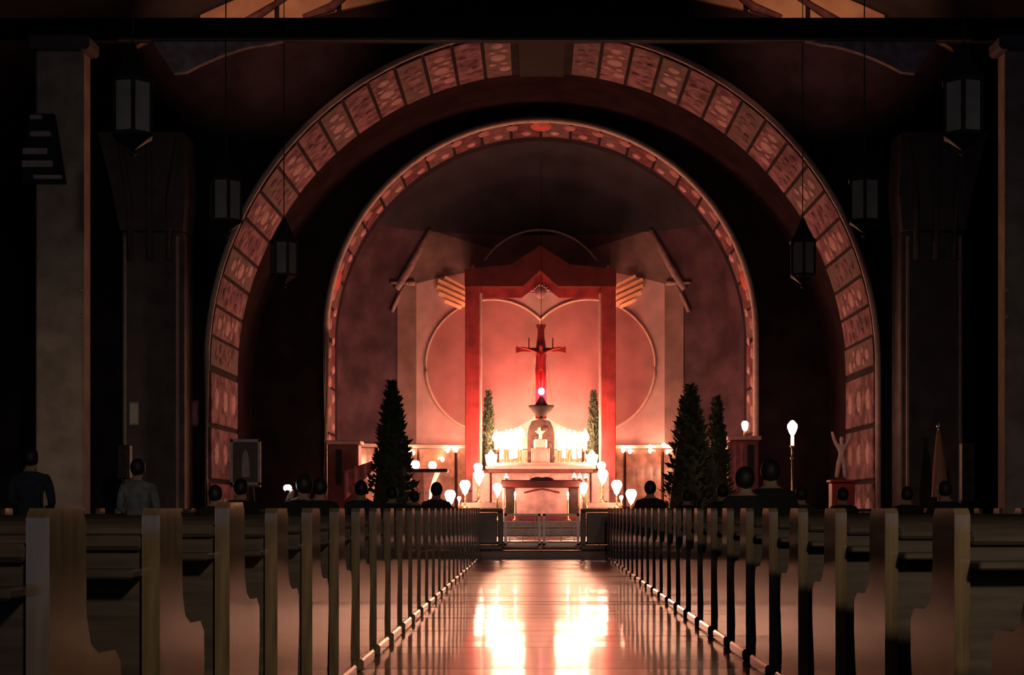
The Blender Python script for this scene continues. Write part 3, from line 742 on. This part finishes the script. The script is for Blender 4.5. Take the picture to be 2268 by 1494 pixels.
# credence table with candles, left of the altar
D = 38.2
p = P(940, 1041, D)
ct = thing('credence_table', (p.x, D, 0.30), 'dark-topped stone table on a tapering pedestal left of the altar', 'table')
h = p.z-0.30
B().box(-0.60, 0.60, -0.35, 0.35, h-0.06, h+0.03, bev=0.02).build('table_top', M_throne, ct)
B().lathe([(0.12, 0.0), (0.14, 0.5), (0.20, h-0.5), (0.30, h-0.25), (0.40, h-0.06)], 8).build('pedestal', M_pink, ct)
B().box(-0.3, 0.3, -0.3, 0.3, 0.0, 0.1, bev=0.02).build('base', M_pink, ct)
for i, (px, r) in enumerate(((920, 0.11), (958, 0.10))):
    q = P(px, 1030, D-0.1)
    c = thing('candle_glass', (q.x, D-0.1, p.z+0.03), 'round glowing candle glass on the credence table, %s one' % ('left', 'right')[i], 'candle', 'candle glasses on the credence table')
    B().lathe([(r*0.6, 0), (r*0.95, r*0.5), (r, r), (r*0.85, r*1.6), (r*0.6, r*1.9)], 14).build('glass', M_tulip, c, smooth=True)
    B().lathe([(r*0.7, 0), (r*0.72, 0.012)], 12).build('saucer', M_brass, c)

# pedestals at the inner arch
D = 37.4
p = P(1645, 975, D)
am = thing('draped_pedestal', (p.x, D, 0.30), 'tall square pedestal draped in red cloth by the right jamb of the inner arch', 'pedestal', 'draped pedestals by the inner arch')
h = p.z-0.30
B().box(-0.36, 0.36, -0.3, 0.3, 0, h, bev=0.02).build('body', M_redd, am)
B().box(-0.42, 0.42, -0.36, 0.36, h, h+0.10, bev=0.02).build('cap', M_pink, am)
B().box(0.08, 0.24, -0.32, -0.28, h-1.0, h-0.12).build('niche', M_iron, am)
cl = B().grid(lambda a, t: (-0.42+0.46*a, -0.34-0.02*math.sin(a*18), h-0.05-1.1*t-0.12*math.sin(PI*a)*t), 20, 10).build('drape', M_pinkc, am, smooth=True)
cl.modifiers.new('t', 'SOLIDIFY').thickness = 0.015
q = P(1650, 950, D)
c = thing('pedestal_candle', (q.x, D, p.z+0.10), 'lit candle in a tulip shade on the red draped pedestal right', 'candle')
B().lathe([(0.05, 0), (0.03, 0.03), (0.035, 0.14), (0.05, 0.15)], 10).build('holder', M_brass, c, smooth=True)
B().lathe([(0.03, 0.13), (0.06, 0.18), (0.085, 0.28), (0.08, 0.34), (0.04, 0.38)], 12).build('shade', M_tulip, c, smooth=True)
p = P(765, 985, D)
am = thing('draped_pedestal', (p.x, D, 0.30), 'tall square pedestal with a pink cloth by the left jamb of the inner arch', 'pedestal', 'draped pedestals by the inner arch')
h = p.z-0.30
B().box(-0.40, 0.36, -0.3, 0.3, 0, h, bev=0.02).build('body', M_redd, am)
B().box(-0.44, 0.42, -0.36, 0.36, h, h+0.10, bev=0.02).build('cap', M_pink, am)
B().box(-0.2, -0.05, -0.32, -0.28, h-1.0, h-0.12).build('niche', M_iron, am)
cl = B().grid(lambda a, t: (0.0+0.72*a, -0.36-0.03*math.sin(a*20), h-0.65+0.25*a-(0.75-0.5*a)*t), 20, 8).build('drape', M_pinkc, am, smooth=True)
cl.modifiers.new('t', 'SOLIDIFY').thickness = 0.015

# paschal candle on its stand
D = 31.0; p = P(1755, 965, D); q = P(1755, 948, D)
c = thing('standing_candle', (p.x, D, 0.30), 'tall thin candle stand with a bright flame right of the inner arch', 'candle')
h = p.z-0.30
B().lathe([(0.2, 0), (0.18, 0.04), (0.03, 0.10), (0.022, 0.7), (0.04, 0.75), (0.022, 0.8), (0.022, h-0.5), (0.05, h-0.46), (0.022, h-0.42), (0.022, h-0.25), (0.06, h-0.2)], 12).build('stand', M_brass, c, smooth=True)
B().lathe([(0.035, h-0.2), (0.035, h), (0.02, h+0.01)], 12).build('wax', M_wax, c, smooth=True)
B().lathe([(0.02, h), (0.06, h+0.06), (0.10, h+0.16), (0.10, h+0.23), (0.06, h+0.28), (0.02, h+0.32)], 12).build('flame', M_tulip, c, smooth=True)

# ------------------------------------------------------------------ trees
def tree(loc, H, Rb, seed, label, group, pot=0.3):
    rnd = random.Random(seed)
    t = thing('potted_conifer', loc, label, 'tree', group)
    B().lathe([(Rb*0.32, 0), (Rb*0.45, pot*0.9), (Rb*0.5, pot), (Rb*0.42, pot)], 12).build('pot', M_pot, t, smooth=True)
    B().tube([(0, 0, pot*0.8), (0, 0, H*0.9)], [0.04, 0.01], 6).build('trunk', M_bark, t)
    b = B()
    b.lathe([(Rb*0.5, pot+0.05), (Rb*0.72, pot+0.25), (Rb*0.45, pot+(H-pot)*0.55), (0.03, H*0.97)], 9)
    for k in range(900):
        s = rnd.random()**0.75; z = pot+0.05+(H-pot-0.05)*s
        r = Rb*(1-s)**0.8*min(1, (s+0.03)*9)*rnd.uniform(0.6, 1.05)+0.01
        a = rnd.uniform(0, 2*PI); c = Vector((r*math.cos(a), r*math.sin(a), z))
        out = Vector((math.cos(a), math.sin(a), rnd.uniform(0.3, 1.4))).normalized()
        sz = rnd.uniform(0.07, 0.16)*(0.5+Rb)
        sd = out.cross(Vector((rnd.random(), rnd.random(), rnd.random()))).normalized()*sz*0.35
        v = [b.bm.verts.new(c-out*sz*0.3), b.bm.verts.new(c+sd), b.bm.verts.new(c+out*sz), b.bm.verts.new(c-sd)]
        b.bm.faces.new(v)
    b.build('foliage', M_leaf, t, fix=False)
    return t
p = P(868, 1085, 33.0); tree((p.x, 33.0, 0.30), P(0, 848, 33).z-0.30, 0.62, 1, 'tall dark cone-shaped potted conifer left of the altar', 'tall conifers flanking the altar')
p = P(1528, 1085, 33.0); tree((p.x, 33.0, 0.30), P(0, 856, 33).z-0.30, 0.70, 2, 'tall dark cone-shaped potted conifer right of the altar', 'tall conifers flanking the altar')
p = P(1588, 1085, 35.0); tree((p.x, 35.0, 0.30), P(0, 880, 35).z-0.30, 0.42, 5, 'slimmer potted conifer behind the tall right-hand conifer', 'tall conifers flanking the altar')
for sx, px in ((-1, 1085), (1, 1311)):
    p = P(px, 0, 43.6)
    tree((p.x*1.03, 43.6, 1.10), P(0, 866, 43.6).z-1.10, 0.27, 3+sx, 'slim conifer beside the %s red canopy post behind the candles' % ('left' if sx < 0 else 'right'), 'slim conifers behind the altar candles', 0.9)

# ------------------------------------------------------------------ lanterns
def lantern_proto():
    l = thing('hanging_lantern', (0, 0, 0), 'x', 'lantern', 'hanging lanterns of the nave')
    n = 6; R = 0.235
    B().lathe([(0.03, -0.16), (0.09, -0.12), (0.19, -0.05), (0.25, -0.02), (0.25, 0.02)], n).build('base_bowl', M_iron, l)
    B().lathe([(0.01, -0.24), (0.045, -0.21), (0.02, -0.16)], 8).build('pendant', M_iron, l, smooth=True)
    B().lathe([(0.26, 0.58), (0.27, 0.62), (0.20, 0.70), (0.12, 0.85), (0.05, 1.0), (0.03, 1.05)], n).build('cap', M_iron, l)
    for k in range(n):
        a0 = 2*PI*k/n; a1 = 2*PI*(k+1)/n
        v0 = Vector((R*math.cos(a0), R*math.sin(a0), 0)); v1 = Vector((R*math.cos(a1), R*math.sin(a1), 0))
        B().tube([v0+Vector((0, 0, 0.01)), v0+Vector((0, 0, 0.59))], 0.022, 5).build('bar', M_iron, l)
        d = (v1-v0)*0.12; nn = ((v0+v1)/2).normalized()*0.008
        b = B(); q = [v0+d, v1-d]
        vv = [b.bm.verts.new(x) for x in (q[0]+nn+Vector((0, 0, 0.02)), q[1]+nn+Vector((0, 0, 0.02)), q[1]+nn+Vector((0, 0, 0.58)), q[0]+nn+Vector((0, 0, 0.58)))]
        ww = [b.bm.verts.new(x) for x in (q[0]-nn+Vector((0, 0, 0.02)), q[1]-nn+Vector((0, 0, 0.02)), q[1]-nn+Vector((0, 0, 0.58)), q[0]-nn+Vector((0, 0, 0.58)))]
        b.bm.faces.new(vv); b.bm.faces.new(ww[::-1])
        for i in range(4): b.bm.faces.new((vv[i], ww[i], ww[(i+1) % 4], vv[(i+1) % 4]))
        b.build('pane', M_opal, l)
    B().tube([(0, 0, 1.04), (0, 0, 7.0)], 0.009, 6).build('chain', M_iron, l)
    return l
lan0 = lantern_proto(); first = True
for j, (y, wd) in enumerate(((17.3, 'highest and nearest'), (22.5, 'middle'), (27.7, 'lowest and farthest'))):
    for sx in (-1, 1):
        l = lan0 if first else copy_tree(lan0); first = False
        l.location = (sx*4.75, y, 5.21); l.rotation_euler = (0, 0, 0.25*sx+0.1*j)
        zc = ZV+math.sqrt(RV*RV-4.75**2)-5.21
        for ch in l.children:
            if ch.name.startswith('chain'): ch.scale = (1, 1, 1); ch.location = (0, 0, zc-7.0)
        l['label'] = 'dark hanging lantern with pale panes, %s of the three left of the nave' % wd if sx < 0 else 'dark hanging lantern with pale panes, %s of the three right of the nave' % wd

# ------------------------------------------------------------------ framed picture, plaques, statue, flag, speakers, louvre
D = 30.4; p = P(544, 1023, D)
pf = thing('framed_picture', (p.x, D, 0.30), 'pale framed dark picture of a standing figure on an easel by the left arch', 'picture')
w2 = 34*D/F; h2 = 51*D/F; zc = p.z-0.30
b = B()
for (x0, x1, z0, z1) in ((-w2, -w2+0.06, -h2, h2), (w2-0.06, w2, -h2, h2), (-w2, w2, h2-0.06, h2), (-w2, w2, -h2, -h2+0.06)): b.box(x0, x1, -0.03, 0.02, zc+z0, zc+z1, bev=0.006)
b.build('frame', M_pale, pf)
B().box(-w2+0.05, w2-0.05, -0.01, 0.015, zc-h2+0.05, zc+h2-0.05).build('picture_panel', M_pict, pf)
B().prism([(-0.07, -0.30), (0.09, -0.30), (0.075, 0.05), (0.05, 0.16), (0.035, 0.22), (0.0, 0.27), (-0.035, 0.22), (-0.05, 0.16), (-0.07, 0.05)], 'y', -0.018, -0.009).build('pale_figure', M_plast, pf).location = (0, 0, zc)
for x in (-0.2, 0.2): B().tube([(x*1.3, -0.02, 0), (x*0.7, 0.03, zc-h2+0.02)], 0.02, 6).build('easel_leg', M_woodd, pf)
B().tube([(0, 0.45, 0), (0, 0.04, zc)], 0.02, 6).build('easel_leg', M_woodd, pf)
B().box(-0.3, 0.3, -0.06, 0.04, zc-h2-0.04, zc-h2).build('easel_ledge', M_woodd, pf)

p = P(296, 915, 30.78)
pq = thing('wall_plaque', (p.x, 30.84, p.z), 'small white upright plaque on the left pilaster', 'plaque')
B().box(-0.10, 0.10, -0.03, 0.03, -0.24, 0.24, bev=0.01).build('board', M_pale, pq); B().box(-0.075, 0.075, -0.04, -0.03, -0.2, 0.2).build('face', M_cloth, pq)
p = P(425, 915, 31.6)
pq = thing('wall_plaque', (p.x, 31.66, p.z), 'reddish framed plaque on the wall between left pilaster and outer arch', 'plaque')
B().box(-0.13, 0.13, -0.03, 0.03, -0.28, 0.28, bev=0.01).build('board', M_band, pq); B().box(-0.1, 0.1, -0.04, -0.03, -0.23, 0.23).build('face', M_rose, pq)

D = 32.4; p = P(1864, 1010, D)
st = thing('statue', (p.x, D, 0.30), 'pale statue with both arms raised on a pedestal by the right arch', 'statue')
zb = P(0, 1062, D).z-0.30
B().box(-0.24, 0.24, -0.2, 0.2, 0, zb-0.06, bev=0.02).build('pedestal', M_redd, st)
B().box(-0.28, 0.28, -0.24, 0.24, zb-0.06, zb, bev=0.015).build('pedestal_cap', M_redd, st)
vs = [(0, 0, 0.44), (0, 0, 0.60), (0, 0, 0.73), (0, 0, 0.79), (0, -0.01, 0.85), (0, -0.01, 0.93), (-0.09, 0, 0.72), (-0.16, -0.02, 0.86), (-0.21, -0.02, 1.04), (0.09, 0, 0.72), (0.16, -0.02, 0.86), (0.20, -0.02, 1.00),
      (-0.06, 0, 0.38), (-0.08, -0.01, 0.2), (-0.11, 0, 0.03), (0.06, 0, 0.38), (0.07, -0.01, 0.2), (0.08, 0, 0.03)]
ed = [(0, 1), (1, 2), (2, 3), (3, 4), (4, 5), (2, 6), (6, 7), (7, 8), (2, 9), (9, 10), (10, 11), (0, 12), (12, 13), (13, 14), (0, 15), (15, 16), (16, 17)]
ra = [0.08, 0.075, 0.08, 0.035, 0.055, 0.045, 0.05, 0.04, 0.028, 0.05, 0.04, 0.028, 0.06, 0.05, 0.05, 0.06, 0.05, 0.04]
me = skin_mesh(vs, ed, ra); me.materials.clear(); me.materials.append(M_plast); me.name = 'statue_figure'
so = bpy.data.objects.new('figure', me); COL.objects.link(so); so.parent = st; so.location = (0, 0, zb)

D = 28.3; p = P(2079, 1000, D)
fg = thing('flag', (p.x, D, 0.0), 'furled orange flag hanging on a pole with a bright metal tip', 'flag')
zt = P(0, 938, D).z
B().lathe([(0.2, 0), (0.19, 0.05), (0.03, 0.1)], 12).build('stand', M_iron, fg, smooth=True)
B().tube([(0, 0, 0.05), (0, 0, zt-0.08)], 0.015, 6).build('pole', M_brass, fg)
B().lathe([(0.015, zt-0.1), (0.045, zt-0.05), (0.02, zt), (0.004, zt+0.04)], 8).build('tip', mat('polished_metal', (0.9, 0.88, 0.85), rough=0.2, metal=0.6), fg, smooth=True)
def fl_(a, t):
    th_ = 2*PI*a; z = zt-0.12-1.25*t
    r = 0.03+0.115*t**0.8*(1+0.25*math.sin(5*th_+2*t))
    return (0.02*t+r*math.cos(th_), r*0.7*math.sin(th_), z)
B().grid(fl_, 28, 14).build('flag_cloth', M_flag, fg, smooth=True)

for sx, px, py0, py1 in ((-1, 276, 985, 1060), (1, 2142, 980, 1110)):
    D = 26.3; p = P(px, py0, D); pb = P(px, py1, D)
    sp = thing('loudspeaker', (p.x, D, 0.0), 'slim black column loudspeaker on a pole by the %s pilaster' % ('left' if sx < 0 else 'right'), 'loudspeaker', 'column loudspeakers')
    B().box(-0.11, 0.11, -0.1, 0.1, pb.z, p.z, bev=0.015).build('cabinet', M_iron, sp)
    for k in range(4): B().lathe([(0.07, 0), (0.06, 0.01)], 12).build('driver', mat('speaker_cone', (0.02, 0.02, 0.02), rough=0.8), sp)
    ks = [c for c in sp.children if c.name.startswith('driver')]
    for k, c in enumerate(ks): c.rotation_euler = (PI/2, 0, 0); c.location = (0, -0.10, pb.z+(p.z-pb.z)*(k+0.5)/4)
    B().tube([(0, 0, 0.03), (0, 0, pb.z+0.02)], 0.02, 8).build('pole', M_iron, sp)
    B().lathe([(0.2, 0), (0.19, 0.03), (0.03, 0.05)], 12).build('base', M_iron, sp, smooth=True)

D = 24.5
vf = thing('louvred_vent', P(98, 400, D), 'tapering stack of five pale louvre slats high on the left pier', 'vent')
u2 = D/F
for (x0, x1, y, hh) in ((70, 96, 262, 10), (70, 116, 299, 12), (54, 108, 337, 14), (52, 120, 365, 15), (77, 140, 394, 9)):
    xa, xb = (x0-98)*u2, (x1-98)*u2; z = (400-y)*u2
    B().box(xa, xb, -0.10, -0.03, z-hh*u2/2, z+hh*u2/2, bev=0.01).build('slat', M_pale, vf)
B().prism([(-0.36, -0.04), (0.34, -0.04), (0.16, 1.08), (-0.24, 1.08)], 'y', -0.03, 0.08).build('back_board', M_iron, vf)

# ------------------------------------------------------------------ people
def person_mesh(pose, raise_arm=False):
    if pose == 'standing':
        hip = 0.92; vs = [(0, 0, hip), (0, 0.01, 1.12), (0, 0.0, 1.34), (0, -0.01, 1.46), (0, 0.02, 1.53), (0, 0.02, 1.66), (0, 0.095, 1.585)]
        legs = [[(s*0.10, 0, 0.86), (s*0.11, 0.02, 0.48), (s*0.11, -0.02, 0.09), (s*0.12, 0.14, 0.04)] for s in (-1, 1)]
        z0 = 0
    else:
        hip = 0.54; vs = [(0, 0, hip), (0, -0.03, 0.76), (0, 0.0, 0.98), (0, 0.03, 1.10), (0, 0.06, 1.16), (0, 0.06, 1.29), (0, 0.135, 1.215)]
        legs = [[(s*0.10, 0.08, 0.53), (s*0.12, 0.43, 0.50), (s*0.12, 0.40, 0.09), (s*0.13, 0.54, 0.04)] for s in (-1, 1)]
    ed = [(0, 1), (1, 2), (2, 3), (3, 4), (4, 5), (4, 6)]
    ra = [(0.15, 0.12), (0.15, 0.11), (0.17, 0.11), (0.055, 0.055), (0.078, 0.09), (0.07, 0.08), (0.018, 0.018)]
    sh = vs[2][2]+0.05; sy = vs[2][1]
    for s in (-1, 1):
        i = len(vs)
        if raise_arm and s < 0:
            arm_ = [(s*0.19, sy, sh), (s*0.27, sy+0.16, sh-0.14), (s*0.20, sy+0.20, sh+0.10), (s*0.18, sy+0.22, sh+0.18)]
        else:
            arm_ = [(s*0.19, sy, sh), (s*0.25, sy+0.02, sh-0.28), (s*0.18, sy+0.22, sh-0.38), (s*0.09, sy+0.28, sh-0.36)]
        vs += arm_; ed += [(2, i), (i, i+1), (i+1, i+2), (i+2, i+3)]
        ra += [(0.075, 0.075), (0.052, 0.052), (0.04, 0.04), (0.035, 0.025)]
    for lg in legs:
        i = len(vs); vs += lg; ed += [(0, i), (i, i+1), (i+1, i+2), (i+2, i+3)]
        ra += [(0.095, 0.095), (0.07, 0.07), (0.05, 0.05), (0.045, 0.035)]
    me = skin_mesh(vs, ed, ra, 2)
    return me, vs[4], sh
BODY = {k: person_mesh(*k) for k in (('standing', False), ('seated', False), ('seated', True))}
CL = {'navy': mat('navy_clothing', (0.02, 0.024, 0.045), rough=0.95, scale=9), 'black': mat('black_clothing', (0.012, 0.011, 0.012), rough=0.95, scale=9),
      'grey': mat('grey_jacket', (0.16, 0.17, 0.19), rough=0.95, scale=9), 'brown': mat('brown_clothing', (0.04, 0.025, 0.02), rough=0.95, scale=9)}
def person(side, px, py_top, D, pose, cloth, label, arm=False):
    rows = pewL if side == 'l' else pewR
    y = min(rows, key=lambda r: abs(r+0.25-D))
    yy = y+(0.66 if pose == 'standing' else 0.24)
    p = P(px, py_top, yy)
    key = (pose, arm); me0, hd, sh = BODY[key]
    Htop = hd[2]+0.225
    if pose == 'standing': sc = (p.z)/Htop; z0 = 0.0
    else: sc = min(1.12, max(0.8, p.z/Htop)); z0 = p.z-Htop*sc
    if pose != 'standing':
        sc = max(0.6, (p.z-0.45)/(Htop-0.42)); z0 = 0.45-0.42*sc
    t = thing('person', (p.x, yy, z0), label, 'person', None, random.uniform(-0.12, 0.12), sc)
    me = me0.copy(); me.materials.clear(); me.materials.append(CL[cloth]); me.materials.append(M_skin)
    nk = hd[2]-0.07
    for f in me.polygons:
        c = f.center
        if c.z > nk: f.material_index = 1
    b = bpy.data.objects.new('body', me); COL.objects.link(b); b.parent = t
    hb = B().ell((0, hd[1]-0.018, hd[2]+0.105), 0.098, 0.108, 0.118, 14, 10)
    for v in hb.bm.verts:
        if v.co.y > hd[1]+0.055 and v.co.z < hd[2]+0.15: v.co.y = hd[1]+0.055
        if v.co.z < hd[2]+0.0: v.co.z = hd[2]-0.02; 
    hb.build('hair', M_hair, t, smooth=True)
    return t
person('l', 68, 990, 17, 'standing', 'navy', 'person in dark navy standing before the pale left pier')
person('l', 305, 1014, 17, 'standing', 'grey', 'person with black hair in a grey jacket standing below the left pilaster')
person('l', 115, 1098, 22, 'standing', 'brown', 'small person whose dark hair just shows over the nearest left pew end')
person('l', 475, 1072, 16, 'seated', 'black', 'seated person in black below the left foot of the outer arch')
person('l', 532, 1058, 18, 'seated', 'black', 'seated person in black overlapping the corner of the framed picture')
T = person('l', 672, 1048, 15, 'seated', 'black', 'seated person in black holding up a small white light', True)
person('l', 708, 1056, 17, 'seated', 'black', 'seated person in black beside the one with the white light')
person('l', 800, 1062, 19, 'seated', 'navy', 'seated person in dark blue left of the tall left conifer')
person('l', 868, 1075, 21, 'seated', 'navy', 'seated person in dark blue directly below the tall left conifer')
person('l', 918, 1085, 23, 'seated', 'navy', 'seated person in dark blue below the credence table')
person('l', 966, 1066, 22, 'seated', 'brown', 'seated person in brown just left of the glowing altar steps')
person('r', 1440, 1063, 23.5, 'seated', 'black', 'seated person with round dark head just right of the glowing altar steps')
person('r', 1522, 1083, 23, 'seated', 'black', 'seated person in black below the tall right conifer')
person('r', 1600, 1070, 22, 'seated', 'black', 'seated person in black between right conifer and draped pedestal')
person('r', 1652, 1031, 13.5, 'seated', 'black', 'seated person with large dark head below the draped pedestal right')
person('r', 1707, 1014, 15, 'seated', 'black', 'tallest dark seated person below the standing candle')
person('r', 1775, 1076, 19, 'seated', 'brown', 'seated person in brown right of the standing candle')
person('r', 1868, 1078, 20, 'seated', 'black', 'seated person in black below the pale statue')
person('r', 2010, 1076, 19, 'seated', 'black', 'seated person in black below the right pilaster')
person('r', 2094, 1063, 18, 'seated', 'black', 'seated person in black in front of the furled flag')
# the small white light held by the person in the left block
ty = T.location.y+0.20; p = P(637, 1080, ty)
hl = thing('handheld_light', p, 'small bright white handheld light among the dark heads at left', 'light')
B().ell((0, 0, 0), 0.042, 0.03, 0.034, 12, 8).build('lens', M_torch, hl, smooth=True)
B().lathe([(0.018, -0.06), (0.02, -0.03), (0.03, -0.02)], 10).build('handle', M_iron, hl, smooth=True)
